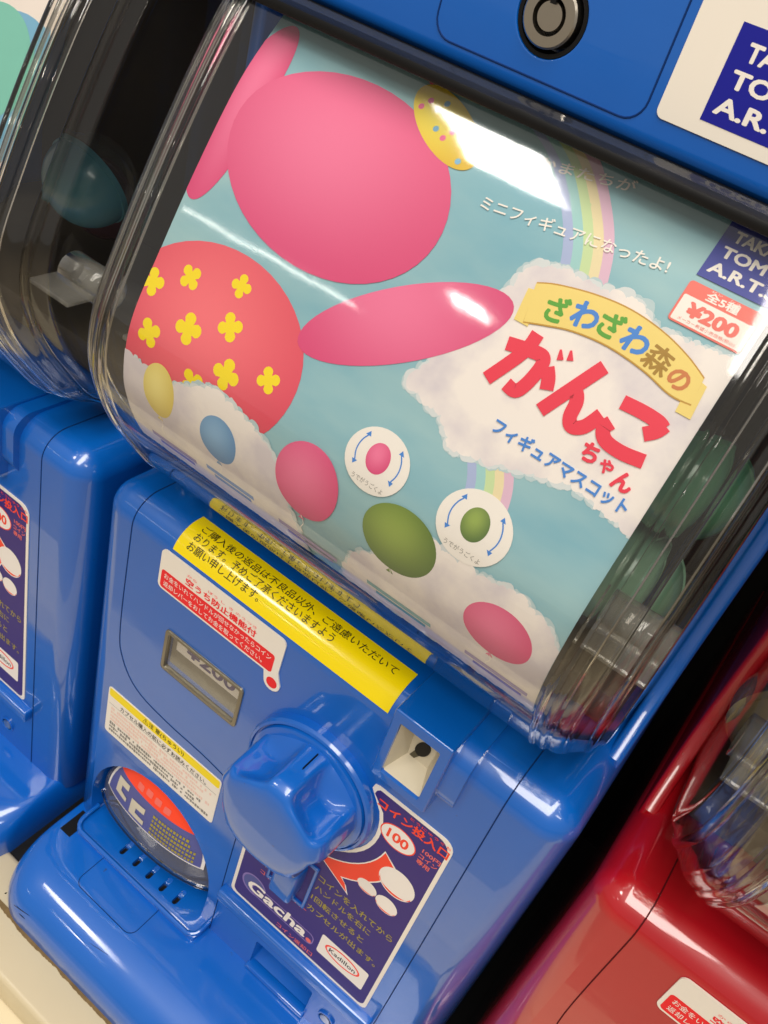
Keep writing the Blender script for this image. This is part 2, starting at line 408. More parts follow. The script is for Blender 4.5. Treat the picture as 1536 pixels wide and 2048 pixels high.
def sky_mat():
    if 'poster sky print' in MATS: return MATS['poster sky print']
    m = mat('poster sky print', '8fc4cd', .5, .4, var=0); nt = m.node_tree; b = nt.nodes['Principled BSDF']
    tc = nt.nodes.new('ShaderNodeTexCoord'); mp = nt.nodes.new('ShaderNodeMapping'); mp.inputs['Scale'].default_value = (9, 9, 26)
    n = nt.nodes.new('ShaderNodeTexNoise'); n.inputs['Scale'].default_value = 1.4; n.inputs['Detail'].default_value = 4
    cr = nt.nodes.new('ShaderNodeValToRGB'); e = cr.color_ramp.elements; e[0].position = .32; e[0].color = rgb('74aec0'); e[1].position = .68; e[1].color = rgb('a3c8cb')
    nt.links.new(tc.outputs['Object'], mp.inputs[0]); nt.links.new(mp.outputs[0], n.inputs['Vector']); nt.links.new(n.outputs['Fac'], cr.inputs[0]); nt.links.new(cr.outputs[0], b.inputs['Base Color'])
    return m
def cloud_mat():
    if 'cloud print' in MATS: return MATS['cloud print']
    m = mat('cloud print', 'f3e8e2', .5, .3, var=0); nt = m.node_tree; b = nt.nodes['Principled BSDF']
    tc = nt.nodes.new('ShaderNodeTexCoord'); n = nt.nodes.new('ShaderNodeTexNoise'); n.inputs['Scale'].default_value = 42; n.inputs['Detail'].default_value = 6
    cr = nt.nodes.new('ShaderNodeValToRGB'); e = cr.color_ramp.elements; e[0].position = .36; e[0].color = rgb('dcd3d8'); e[1].position = .56; e[1].color = rgb('f7eee7')
    nt.links.new(tc.outputs['Object'], n.inputs['Vector']); nt.links.new(n.outputs['Fac'], cr.inputs[0]); nt.links.new(cr.outputs[0], b.inputs['Base Color'])
    return m
def company_mark(u0, u1, v0, v1, f, h, base, p):
    put('logo_square', poly_bm([(u0, v0), (u1, v0), (u1, v1), (u0, v1)]), f, h, base, p)
    w = u1 - u0; t = v1 - v0
    for k, (s, ww) in enumerate((('TAKARA', .80), ('TOMY', .74), ('A.R.T.S', .86))):
        text(s, u0 + w * (.13 - .03 * k), v0 + t * (.76 - .28 * k), t * .19, f, h + .00004, INK['white'], p, width=w * ww, bold=.035)

def main_poster(root):
    clip = (-.100, .104, -.196, -.0003)
    P = put('display_poster', poly_bm([(-.100, -.196), (.104, -.196), (.104, 0), (-.100, 0)]), on_poster, 0, sky_mat(), root, thick=.0004)
    P['label'] = 'sky blue display poster with pink shapes, clouds and red lettering'
    L = .00005
    for k, c in enumerate(('a9b7dd', '9fd0cf', 'c9dfa6', 'ecdcae', 'e0b9cf')):
        m = mat('rainbow print %d' % k, c, .5, .3, var=.03)
        off = (k - 2) * .0030
        for a in ([(.012, -.000), (.026, -.008), (.038, -.020), (.0465, -.032), (.052, -.047)], [(.050, -.098), (.0575, -.110), (.0605, -.122), (.062, -.130)]):
            put('rainbow_print', ribbon_bm([(x + off, y + off * .35) for x, y in a], .0032), on_poster, L + k * .000004, m, P, clip=clip)
    cm = cloud_mat()
    cl = [(.0328, .0442), (.0422, .0405), (.0566, .0405), (.0688, .0384), (.078, .0440), (.0937, .0420), (.106, .0410), (.106, .100), (.0806, .0968), (.0573, .1031), (.0401, .1076), (.0311, .0994), (.0141, .0955), (.020, .083), (.0282, .0678)]
    cloud([(x, -y) for x, y in cl], 2 * L, P, clip, 5)
    pk = uvgrad('pink balloon ink', 'f4749f', 'dd3f78'); co = uvgrad('coral balloon ink', 'f9707a', 'e2435c'); ye = uvgrad('yellow balloon ink', 'ffe94f', 'e0b81c')
    gr = uvgrad('green balloon ink', '93ab4a', '4d6c2a'); bl = uvgrad('blue balloon ink', '86b8e2', '4f8bc4'); cr = uvgrad('cream balloon ink', 'f8e88c', 'e3c95a')
    balloon(-.0655, .1225, .045, .036, .08, co, P, 3 * L, clip)
    for u, s, r, a in ((-.097, .113, .0055, .3), (-.082, .104, .005, .9), (-.0735, .121, .0062, .2), (-.090, .131, .0058, .6), (-.057, .112, .0055, .5), (-.0505, .128, .0062, 0), (-.041, .142, .005, .4), (-.064, .139, .0058, .8), (-.033, .121, .005, .5), (-.060, .097, .0045, .1)):
        flower(u, s, r, a, INK['yellow'], P, 4 * L, clip)
    balloon(-.0945, .043, .0105, .036, -.06, pk, P, 3 * L, clip)
    balloon(.003, .0805, .0395, .0128, .62, pk, P, 5 * L, clip, .0)
    balloon(-.0465, .0475, .0475, .0335, -.10, pk, P, 6 * L, clip)
    balloon(-.0185, .0165, .0185, .0085, -.50, ye, P, 7 * L, clip)
    for k in range(11):
        u = -.0325 + (k * .0077) % .029; s = .0095 + (k * .0053) % .0125
        put('dot_print', poly_bm(ell(u, -s - (u + .0185) * .35, .0011, .0011, 0, 12)), on_poster, 8 * L, INK[('pink', 'sky')[k % 2]], P, clip=clip)
    cl = [(-.102, .1442), (-.0863, .1444), (-.0724, .1446), (-.0544, .1355), (-.0351, .1390), (-.0220, .1440), (-.0156, .1544), (-.008, .172), (-.004, .192), (-.102, .192)]
    cloud([(x, -y) for x, y in cl], 9 * L, P, clip, 21)
    cl = [(.020, .168), (.030, .158), (.047, .1380), (.0686, .1390), (.0834, .1360), (.0994, .1411), (.106, .150), (.106, .192), (.015, .192)]
    cloud([(x, -y) for x, y in cl], 9 * L, P, clip, 33)
    for u, s, rx, ry, m in ((-.080, .152, .0085, .0125, cr), (-.0473, .156, .0095, .011, bl), (-.004, .148, .0145, .0165, pk), (.038, .146, .0155, .0135, gr), (.083, .156, .0135, .0120, pk)):
        balloon(u, s, rx, ry, 0, m, P, 10 * L, clip, .05, True, .012)
    for u, s, w, k in ((-.076, .1815, .026, 'lilac'), (-.043, .1775, .026, 'blue'), (-.002, .1805, .030, 'lilac'), (.043, .179, .030, 'teal'), (.087, .1795, .027, 'lilac')):
        put('caption_bar', poly_bm([(u - w / 2, -s - .0015), (u + w / 2, -s - .0015), (u + w / 2, -s + .0015), (u - w / 2, -s + .0015)]), on_poster, 11 * L, INK[k], P, clip=clip)
        put('caption_bar', poly_bm([(u - w * .36, -s - .005), (u + w * .42, -s - .005), (u + w * .42, -s - .0025), (u - w * .36, -s - .0025)]), on_poster, 11 * L, INK[k], P, clip=clip)
    for u, s, r, m in ((.0191, .1243, .0128, pk), (.0602, .1252, .0138, gr)):
        put('badge_print', poly_bm(ell(u, -s, r, r * .92)), on_poster, 11 * L, INK['white'], P)
        put('balloon_print', poly_bm(ell(u, -s + .0012, r * .36, r * .44)), on_poster, 12 * L, m, P)
        for sg in (-1, 1):
            a = [(u + sg * r * .70 * math.cos(t), -s + .001 + r * .70 * math.sin(t)) for t in (-.5, -.2, .1, .4, .65)]
            put('arrow_print', ribbon_bm(a, .0005), on_poster, 12 * L, INK['blue'], P)
            for e, d in ((a[0], -1), (a[-1], 1)):
                put('arrow_print', poly_bm([(e[0] - .0011, e[1]), (e[0] + .0011, e[1]), (e[0] - sg * .0003 * d, e[1] + d * .0018)]), on_poster, 12 * L, INK['blue'], P)
        text('うでがうごくよ', u, -s - r * .66, .0021, on_poster, 12 * L, INK['grey'], P, anchor='c', width=r * 1.05)
    text('なかまたちが', .010, -.0150, .0042, on_poster, 9 * L, INK['white'], P, width=.039, bold=.012, rot=.18)
    text('ミニフィギュアになったよ!', .0075, -.0335, .0046, on_poster, 9 * L, INK['white'], P, width=.064, bold=.012, rot=.12)
    company_mark(.079, .1038, -.0242, -.0040, on_poster, 9 * L, INK['logoblue'], P)
    # price tag
    put('price_tag', poly_bm(rr(.0786, .1025, -.0394, -.0262, .0012)), on_poster, 9 * L, INK['salmon'], P)
    put('price_field', poly_bm(rr(.0793, .1018, -.0388, -.0307, .0005)), on_poster, 10 * L, INK['white'], P)
    text('全5種', .0903, -.0285, .0030, on_poster, 10 * L, INK['white'], P, anchor='c', width=.0105, bold=.03)
    text('ゼン    シュ', .0903, -.02675, .0007, on_poster, 10 * L, INK['white'], P, anchor='c', width=.0095)
    text('¥200', .0905, -.0342, .0046, on_poster, 11 * L, INK['salmon'], P, anchor='c', width=.0165, bold=.05)
    text('メーカー希望小売価格(税込)', .0905, -.0378, .0013, on_poster, 11 * L, INK['salmon'], P, anchor='c', width=.0185)
    # title ribbon
    top = [(.0378, -.0482), (.044, -.0458), (.056, -.0432), (.068, -.0423), (.080, -.0437), (.090, -.0466), (.0975, -.0500)]
    bot = [(.0985, -.0580), (.0915, -.0583), (.081, -.0558), (.068, -.0545), (.056, -.0555), (.047, -.0580), (.0405, -.0602)]
    for i, (a, b, c) in enumerate(((.0363, .0415, .0505), (.0995, .0945, .0515))):
        put('ribbon_tail', poly_bm([(a, -c), (b, -c + .001), (b + .001, -c - .0105), (a + .001, -c - .0105)]), on_poster, 9.5 * L, INK['gold'], P, clip=clip)
    put('ribbon_edge', poly_bm(catp([(x, y + .0005) for x, y in top]) + catp([(x, y - .0005) for x, y in bot])), on_poster, 10 * L, INK['goldline'], P, clip=clip)
    put('title_ribbon', poly_bm(catp(top) + catp(bot)), on_poster, 11 * L, INK['gold'], P, clip=clip)
    for ch, u, s, k, r in (('ざ', .0482, .0522, 'green', .18), ('わ', .0570, .0498, 'blue', .10), ('ざ', .0655, .0488, 'green', .0), ('わ', .0745, .0494, 'blue', -.08), ('森', .0833, .0512, 'brown', -.18), ('の', .0915, .0535, 'rust', -.25)):
        z = .0085 if ch != 'の' else .0062
        text(ch, u, -s, z, on_poster, 12 * L, INK[k], P, anchor='c', bold=.04 if ch != '森' else .025, rot=r)
    stroked('が', .0385, -.0822, .0215, .0208, .0045, on_poster, 11 * L, INK['crimson'], P)
    stroked('ん', .0590, -.0820, .0190, .0215, .0045, on_poster, 11 * L, INK['crimson'], P)
    stroked('こ', .0785, -.0812, .0180, .0165, .0045, on_poster, 11 * L, INK['crimson'], P)
    for ch, u, s in (('ち', .0803, .0850), ('や', .0868, .0862), ('ん', .0935, .0876)):
        text(ch, u, -s, .0062 if ch != 'や' else .0046, on_poster, 11 * L, INK['crimson'], P, anchor='c', bold=.045)
    text('フィギュアマスコット', .0490, -.0925, .0054, on_poster, 11 * L, INK['blue'], P, width=.050, bold=.03, rot=-.03)
def catp3(P): return [tuple(p) for p in catmull(P, 4)]
def catp(P): return [tuple(p) for p in catmull(P, 5)]

def plain_poster(root, label, base, spots):
    P = put('display_poster', poly_bm([(-.100, -.196), (.104, -.196), (.104, 0), (-.100, 0)]), on_poster, 0, base, root, thick=.0004)
    P['label'] = label
    for k, (u, s, r, m) in enumerate(spots):
        put('disc_print', poly_bm(ell(u, -s, r, r)), on_poster, .00012 * (k + 1), m, P, clip=(-.100, .104, -.19, 0))

def coin_sticker(root):
    c = (.024, .313)
    def outline(i, rad):
        o = [(-.0032 + i, .1700 + i)] ; x0, x1, z0, z1 = -.0032 + i, .1025 - i, .1700 + i, .3445 - i
        o = [(x0, .250)] + [(x0 + .004 - .004 * math.cos(t), z0 + .004 - .004 * math.sin(t)) for t in [math.pi / 2 * k / 4 for k in range(5)]]
        o += [(x1 - .004 + .004 * math.sin(t), z0 + .004 - .004 * math.cos(t)) for t in [math.pi / 2 * k / 4 for k in range(5)]]
        o += [(x1 - .007 + .007 * math.cos(t), z1 - .007 + .007 * math.sin(t)) for t in [math.pi / 2 * k / 5 for k in range(6)]]
        o += [(.0575 + i * .6, z1), (.0552 + i, z1 - .0010 - i * .3), (.0545 + i, z1 - .0045)]
        o += [(c[0] + (rad + i) * math.cos(t), c[1] + (rad + i) * math.sin(t)) for t in [math.radians(a) for a in range(22, -136, -8)]]
        return [p for p in o]
    S = put('coin_sticker', poly_bm(outline(0, .0415)), on_panel, .0005, STICKW, root, thick=.0004)
    S['label'] = 'purple coin slot sticker with white border and orange arrow'
    h = .00054
    put('purple_field', poly_bm(outline(.0022, .0415)), on_panel, h, INK['purple'], S)
    text('コイン投入口', .0600, .3350, .0068, on_panel, h + 0.000075, INK['orange'], S, width=.0415, bold=.03)
    text('とうにゅうぐち', .0775, .3401, .0019, on_panel, h + 0.000075, INK['orange'], S, width=.0235, bold=.01)
    put('coin_print', poly_bm(ell(.0765, .3205, .0105, .0082)), on_panel, h + 0.000037, INK['orange'], S)
    put('coin_print', poly_bm(ell(.0765, .3205, .0098, .0075)), on_panel, h + 0.000075, INK['white'], S)
    text('100', .0765, .3205, .0072, on_panel, h + 0.000112, INK['orange'], S, anchor='c', width=.0125, bold=.03)
    text('100円', .0895, .3262, .0034, on_panel, h + 0.000075, INK['salmon'], S, width=.0105, bold=.02)
    text('コイン', .0890, .3217, .0034, on_panel, h + 0.000075, INK['salmon'], S, width=.0105, bold=.02)
    text('専用', .0890, .3172, .0036, on_panel, h + 0.000075, INK['salmon'], S, width=.0075, bold=.02)
    ar = [(c[0] + .0500 * math.cos(t), c[1] + .0500 * math.sin(t)) for t in [math.radians(a) for a in range(-8, -70, -6)]]
    out = [(c[0] + .0625 * math.cos(t), c[1] + .0620 * math.sin(t)) for t in [math.radians(a) for a in range(-56, -10, 6)]]
    head = [(.0440, .2610), (.0680, .2530), (.0635, .2605)]
    pl = ar + [(.0400, .2655), (.0655, .2520), (.0625, .2580)] + out
    put('arrow_print', poly_bm(pl), on_panel, h + 0.000037, INK['white'], S)
    cc = Vector((sum(p[0] for p in pl) / len(pl), sum(p[1] for p in pl) / len(pl)))
    ar2 = [(c[0] + .0507 * math.cos(t), c[1] + .0507 * math.sin(t)) for t in [math.radians(a) for a in range(-9, -70, -6)]]
    out2 = [(c[0] + .0617 * math.cos(t), c[1] + .0612 * math.sin(t)) for t in [math.radians(a) for a in range(-57, -11, 6)]]
    put('arrow_print', poly_bm(ar2 + [(.0420, .2652), (.0640, .2535), (.0612, .2592)] + out2), on_panel, h + 0.000075, INK['orange'], S)
    for u, v, rx, ry in ((.0730, .2705, .0062, .0050), (.0862, .2690, .0068, .0062), (.0860, .2900, .0108, .0105)):
        put('capsule_print', poly_bm(ell(u, v, rx, ry)), on_panel, h + 0.000100, INK['white'], S)
        lo = [(u + rx * .93 * math.cos(t), v + ry * .93 * math.sin(t)) for t in [math.radians(a) for a in range(190, 352, 9)]]
        hi = [(u + rx * .93 * math.cos(t), v - ry * .30 + ry * .48 * math.sin(t)) for t in [math.radians(a) for a in range(350, 188, -9)]]
        put('capsule_print', poly_bm(lo + hi), on_panel, h + 0.000138, INK['orange'], S)
    for s, v, w in (('コインを入れてから', .2470, .0505), ('ハンドルを右に', .2375, .0385), ('1回転させると', .2270, .0370), ('カプセルが出ます。', .2165, .0490)):
        text(s, .0470, v, .0058, on_panel, h + 0.000075, INK['olive'], S, width=w, bold=.012)
    put('triangle_print', poly_bm([(.0085, .2345), (.0165, .2345), (.0150, .2165)]), on_panel, h + 0.000075, INK['yellow'], S)
    text('コイン返却レバー', .0125, .2105, .0042, on_panel, h + 0.000075, INK['salmon'], S, width=.035, bold=.01)
    text('コイン返却口', .0335, .1765, .0042, on_panel, h + 0.000075, INK['salmon'], S, width=.0275, bold=.01)
    put('logo_ring', poly_bm(ell(.0115, .1920, .0092, .0092)), on_panel, h + 0.000037, INK['lilac'], S)
    put('logo_ring', poly_bm(ell(.0115, .1920, .0080, .0080)), on_panel, h + 0.000075, INK['priceblue'], S)
    put('logo_plate', poly_bm(rr(.0105, .0585, .1835, .1945, .0040)), on_panel, h + 0.000087, INK['lilac'], S)
    put('logo_plate', poly_bm(rr(.0112, .0578, .1843, .1937, .0035)), on_panel, h + 0.000100, INK['purple'], S)
    text('Gacha', .0075, .1905, .0105, on_panel, h + 0.000125, INK['white'], S, width=.0455, bold=.03, slant=.15)
    put('logo_dot', poly_bm(ell(.0555, .1868, .0020, .0020, 0, 16)), on_panel, h + 0.000125, INK['salmon'], S)
    put('maker_plate', poly_bm(rr(.0620, .0955, .1845, .2040, .0015)), on_panel, h + 0.000075, INK['white'], S)
    put('maker_ring', poly_bm(ell(.0785, .1955, .0125, .0062)), on_panel, h + 0.000100, INK['orange'], S)
    put('maker_ring', poly_bm(ell(.0785, .1955, .0112, .0050)), on_panel, h + 0.000125, INK['white'], S)
    text('Kadillon', .0785, .1955, .0040, on_panel, h + 0.000150, INK['black'], S, anchor='c', width=.0190, bold=.012)

def warning_sticker(root):
    S = put('warning_sticker', poly_bm(rr(-.1212, -.0278, .2122, .2548, .0025)), on_panel, .0004, STICKW, root, thick=.0003)
    S['label'] = 'cream caution sticker with a yellow band on top'
    h = .0005
    put('yellow_band', poly_bm(rr(-.1202, -.0288, .2470, .2538, .0016)), on_panel, h, INK['yellow'], S)
    text('⚠注 意(ちゅうい)', -.0745, .2505, .0050, on_panel, h + .0001, INK['black'], S, anchor='c', width=.0340, bold=.008)
    text('カプセル購入の前に必ずお読みください。', -.1100, .2432, .0042, on_panel, h + .0001, INK['black'], S, width=.0720, bold=.004)
    put('rule_line', poly_bm([(-.1195, .2402), (-.0295, .2402), (-.0295, .2405), (-.1195, .2405)]), on_panel, h, INK['grey'], S)
    rnd = random.Random(3)
    # fine print too small to read: rows of short marks
    bm = bmesh.new(); bk = bmesh.new()
    for r in range(7):
        z = .2370 - r * .0034; x = -.1175; tgt = bm if r < 4 else bk
        while x < -.033 - (r % 3) * .006:
            w = .0008 + rnd.random() * .0010; hh = .0007 + rnd.random() * .0008
            poly_bm([(x, z - hh), (x + w, z - hh), (x + w, z + hh * .8), (x, z + hh * .8)], tgt); x += w + .0004 + (rnd.random() < .08) * .002
    put('fine_print', bm, on_panel, h, INK['palepink'], S)['kind'] = 'stuff'
    put('fine_print', bk, on_panel, h, INK['grey'], S)['kind'] = 'stuff'

def notice_label(root):
    S = put('notice_label', poly_bm([(-.090, 0), (.047, 0), (.047, .0240), (-.090, .0240)]), on_shoulder, .0004, mat('yellow label film', 'ffe208', .16, .5, .3, var=.02), root, thick=.0003)
    S['label'] = 'glossy yellow notice label wrapped over the rounded shoulder'
    for s, v, w in (('ご購入後の返品は不良品以外、ご遠慮いただいて', .0178, .1230), ('おります。予めご了承くださいますよう', .0122, .0900), ('お願い申し上げます。', .0066, .0480)):
        text(s, -.0835, v, .0047, on_shoulder, .0005, INK['black'], S, width=w, bold=.006)
def red_sticker(root, body=True):
    pts = rr(-.0955, -.0118, .3600, .3868, .0035)
    pts = [p for p in pts if not (p[0] > -.02 and p[1] < .3668)]
    i = max(range(len(pts)), key=lambda k: (pts[k][0] > -.02, -pts[k][1]))
    tail = [(-.0120, .3640), (-.0100, .3585)] + [(-.0142 + .0052 * math.cos(t), .3555 + .0052 * math.sin(t)) for t in [math.radians(a) for a in range(10, -190, -20)]] + [(-.0205, .3600)]
    # order: rr runs from right-top corner counter-clockwise; append tail at the end
    S = put('coin_jam_sticker', poly_bm(pts + tail[::-1]), on_panel, .0009, STICKW, root, thick=.0008)
    S['label'] = 'white speech bubble sticker with a red text box'
    h = .0010
    put('red_field', poly_bm(rr(-.0938, -.0160, .3612, .3735, .0018)), on_panel, h, INK['red'], S)
    text('空うち防止機能付', -.0775, .3772, .0048, on_panel, h, INK['red'], S, width=.0480, bold=.03)
    text('から       ぼう し  き のうつき', -.0770, .38130, .0017, on_panel, h, INK['red'], S, width=.0470)
    text('お金をいれてハンドルが回せなかったらコイン', -.0915, .3703, .0037, on_panel, h + .0001, INK['white'], S, width=.0735, bold=.006)
    text('返却レバーをおしてお金を取ってください。', -.0915, .3650, .0037, on_panel, h + .0001, INK['white'], S, width=.0690, bold=.006)
    put('red_dot', poly_bm(ell(-.0142, .3555, .0034, .0034, 0, 20)), on_panel, h, INK['red'], S)

# ------------------------------------------------------------------ the machine
def machine(name, col, loc, label):
    root = bpy.data.objects.new(name, None); COL.objects.link(root); root.location = loc; root.empty_display_size = .05
    root['label'] = label; root['category'] = 'capsule machine'; root['group'] = 'capsule toy machines in a row'
    M = PLASTIC[col]
    # ---- lower body with its openings
    bm = box_bm(-.143, .143, 0, .28, .100, .400, R0, 8,
                lambda e: (max(v.co.y for v in e.verts) < .001 and min(v.co.z for v in e.verts) > .101) or (max(v.co.y for v in e.verts) < .001 and abs(e.verts[0].co.z - e.verts[1].co.z) > .1)
                or (min(v.co.z for v in e.verts) > .399 and abs(e.verts[0].co.y - e.verts[1].co.y) > .1))
    body = bmobj('body', bm, M, root)
    arch = [(FC[0] + (FA + .001) * math.cos(t), FC[1] + (FB + .001) * math.sin(t)) for t in [math.pi * k / 24 for k in range(25)]] + [(-.1255, .112), (-.0185, .112)]
    cut(body, [prism_bm(arch, -.03, .055), box_bm(.025, .071, -.01, .034, .113, .141, .002, 2), prism_bm(rr(-.0835, -.0295, .3060, .3340, .002), -.01, .006),
               box_bm(.0185, .0445, -.01, .012, .2130, .2520), prism_bm(rr(.0565, .0783, .3625, .3980, .001), -.02, .025)], .0008)
    # ---- parting lines
    def seam(pts, r=.00036): bmobj('seam', tube_bm([(x, y, z) for x, y, z in pts], r, 6), SEAMS[col], root)
    sh = [(R0 - R0 * math.cos(math.radians(a)), .384 + R0 * math.sin(math.radians(a))) for a in range(0, 91, 10)]
    seam([(.111, 0, .104), (.111, 0, .25)] + [(.111, y, z) for y, z in sh] + [(.111, .05, .400)])
    seam([(x, 0, z) for x, z in catp([(-.0095, .104), (-.0095, .190), (-.0100, .240), (-.0150, .2560), (-.040, .2625), (-.075, .2645), (-.100, .270), (-.114, .286), (-.1185, .310), (-.1185, .384)])] + [(-.1185, y, z) for y, z in sh[1:]] + [(-.1185, .05, .400)])
    # ---- outlet chute
    lip = box_bm(-.1240, -.0110, -.0145, .050, .1010, .1130, .0030, 4, lambda e: max(v.co.y for v in e.verts) < 0)
    lipo = bmobj('chute_floor', lip, M, root)
    slots = []
    for k in range(5):
        cx = -.0880 + k * .0126; pts = [(cx + .0019 * math.cos(t), (.0045 if math.sin(t) > 0 else -.0035) + .0019 * math.sin(t)) for t in [2 * math.pi * j / 16 for j in range(16)]]
        b = bmesh.new(); a = [b.verts.new((x, y - .0015, .1080)) for x, y in pts]; c = [b.verts.new((x, y - .0015, .120)) for x, y in pts]
        for j in range(16): b.faces.new((a[j], a[(j + 1) % 16], c[(j + 1) % 16], c[j]))
        b.faces.new(a[::-1]); b.faces.new(c); bmesh.ops.recalc_face_normals(b, faces=b.faces[:]); slots.append(b)
        bmobj('slot_shade_plate', box_bm(cx - .003, cx + .003, -.010, .008, .1088, .1094), BLACK, lipo, 0)  # black plate stands in for the shade inside the slot
    cut(lipo, slots, .0004)
    bmobj('chute_rim', tube_bm(catp3([(-.1245, .006, .1165), (-.1245, -.006, .1155), (-.1232, -.0112, .1143), (-.1190, -.0138, .1136), (-.1100, -.0142, .1134), (-.0250, -.0142, .1134), (-.0165, -.0138, .1136), (-.0123, -.0112, .1143), (-.0110, -.006, .1155), (-.0110, .006, .1165)]), .0016, 10), M, root)
    bmobj('chute_back', box_bm(-.1250, -.0190, .0500, .0540, .1130, .2000), BLACK, root)
    # ---- flap
    g = bmesh.new(); NU, NV = 30, 16; rows = []
    for j in range(NV + 1):
        t = math.pi / 2 * j / NV; row = []
        for i in range(NU + 1):
            q = -1 + 2 * i / NU; x = FC[0] + FA * .985 * q * math.cos(t) if j < NV else FC[0]
            z = FC[1] - .004 + (FB + .002) * math.sin(t)
            row.append(g.verts.new((x, flap_y(x, z), z)))
        rows.append(row)
    for a, b in zip(rows, rows[1:]):
        for i in range(NU):
            try: g.faces.new((a[i], a[i + 1], b[i + 1], b[i]))
            except ValueError: pass
    bmesh.ops.remove_doubles(g, verts=g.verts[:], dist=1e-5)
    bmesh.ops.recalc_face_normals(g, faces=g.faces[:])
    fl = bmobj('outlet_flap', g, SMOKE, root, 60)
    bmobj('flap_lip', tube_bm([(FC[0] + FA * .97 * q, flap_y(FC[0] + FA * .97 * q, FC[1] - .004) - .0003, FC[1] - .0045) for q in [-1 + 2 * k / 24 for k in range(25)]], .0016, 8), CLEARB, fl)
    dome = lambda k, b0: [(FC[0] + FA * k * math.cos(t), b0 + FB * k * .93 * math.sin(t)) for t in [math.pi * j / 28 for j in range(29)]]
    cl0 = dome(.83, FC[1] + .0160)
    for nm, pts, mm, hh in (('flap_sticker', cl0, INK['white'], .0012), ('flap_sticker_field', dome(.79, FC[1] + .0172), INK['priceblue'], .0014)):
        put(nm, poly_bm(pts), on_flap, hh, mm, fl)
    d2 = [p for p in dome(.785, FC[1] + .0173) if p[1] > FC[1] + .040]
    put('flap_sticker_band', poly_bm(d2), on_flap, .0016, INK['orange'], fl)
    for pts in ([(-.034, .018), (-.034, .031), (-.0225, .033), (-.0225, .028), (-.029, .027), (-.029, .0225), (-.0225, .0215), (-.0225, .018)], [(-.018, .014), (-.018, .027), (-.005, .0285), (-.005, .0235), (-.0125, .0225), (-.0125, .0185), (-.004, .018), (-.004, .014)]):
        put('flap_sticker_shape', poly_bm([(FC[0] + a, FC[1] + b + .006) for a, b in pts]), on_flap, .0018, CREAM, fl)
    for a, b in ((-.017, .0440), (-.009, .0455), (-.001, .0450), (.007, .0440)):
        put('flap_sticker_mark', poly_bm(rr(FC[0] + a, FC[0] + a + .0055, FC[1] + b, FC[1] + b + .0050, .001)), on_flap, .0018, INK['salmon'], fl)
    bm = bmesh.new(); rnd = random.Random(5)
    for r in range(5):
        x = FC[0] + .002
        while x < FC[0] + .036 - r * 0.0 - max(0, r - 2) * .003 + .0:
            z = FC[1] + .0150 + (4 - r) * .0040 - .0; z = FC[1] + .0200 + r * .0038
            if ((x - FC[0]) / (FA * .80)) ** 2 + ((z - FC[1] - .0172) / (FB * .70)) ** 2 < 1:
                w = .0013 + rnd.random() * .0006; poly_bm([(x, z - .0011), (x + w, z - .0011), (x + w, z + .0011), (x, z + .0011)], bm)
            x += .0024
    put('fine_print', bm, on_flap, .0018, INK['olive'], fl)['kind'] = 'stuff'
    # ---- knob
    kc = (.024, 0, .313)
    K = bmobj('knob_flange', lathe_y([(.0395, .001), (.0395, -.0045), (.0385, -.0060), (.0372, -.0065), (.0368, -.0050), (.0362, -.0050), (.0358, -.0075), (.0345, -.0082), (.0, -.0082)], 64, kc), M, root, 30)
    bm = bmesh.new(); rings = []; NS = 120; NT = 22
    for j in range(NT + 1):
        t = j / NT
        yy = -.006 - .034 * (1 - (1 - t) ** 2.0) if t < 1 else -.040
        base = .0335 - .0015 * t
        rr_ = base * (1 - max(0, (t - .42) / .58) ** 2.6) ** .5 if t < 1 else 0
        ring = []
        for k in range(NS):
            a = 2 * math.pi * k / NS; best = 1.0
            for q in range(5):
                ac = math.radians(88 + 36 + 72 * q); w_ = math.atan2(math.sin(a - ac), math.cos(a - ac)); d_, rs = 1.33, .60
                disc = rs * rs - (d_ * math.sin(w_)) ** 2
                if disc > 0 and math.cos(w_) > 0: best = min(best, d_ * math.cos(w_) - math.sqrt(disc))
            ft = min(1, max(0, (t - .40) / .48)); dep = (1 - best) * 1.12 * min(1, t * 6) * (1 - ft * ft * (3 - 2 * ft))
            r = rr_ * (1 - dep)
            ring.append(bm.verts.new((kc[0] + r * math.cos(a), yy - .0, kc[2] + r * math.sin(a))))
        rings.append(ring)
    for A, B in zip(rings, rings[1:]):
        for k in range(NS): bm.faces.new((A[k], A[(k + 1) % NS], B[(k + 1) % NS], B[k]))
    bmesh.ops.remove_doubles(bm, verts=bm.verts[:], dist=1e-5); bmesh.ops.recalc_face_normals(bm, faces=bm.faces[:])
    kn = bmobj('knob', bm, M, root, 80)
    bmobj('pointer_groove', tube_bm([(kc[0] + .002, -.010, kc[2] + .0336), (kc[0] + .002, -.020, kc[2] + .0334), (kc[0] + .002, -.027, kc[2] + .0305)], .0004, 6), SEAM, kn)
    # ---- return lever
    bmobj('return_lever', box_bm(.0240, .0395, -.0110, .010, .2190, .2480, .0025, 3), M, root)
    fr = bmobj('lever_frame', box_bm(.0170, .0460, -.0022, .004, .2115, .2535, .0008, 2), M, root); cut(fr, [box_bm(.0190, .0440, -.01, .011, .2140, .2515)], .0004)
    # ---- coin slot
    blk = bmobj('coin_slot_block', box_bm(.0520, .0832, -.0075, .045, .3575, .4042, .0012, 2), M, root)
    cut(blk, [prism_bm(rr(.0568, .0780, .3632, .3978, .0008), -.02, .030)], .0005)
    bmobj('slot_shoulder', box_bm(.0832, .0925, -.0040, .045, .362, .4022, .0120, 8, lambda e: max(v.co.y for v in e.verts) < 0 and abs(e.verts[0].co.x - e.verts[1].co.x) > .005), M, root)
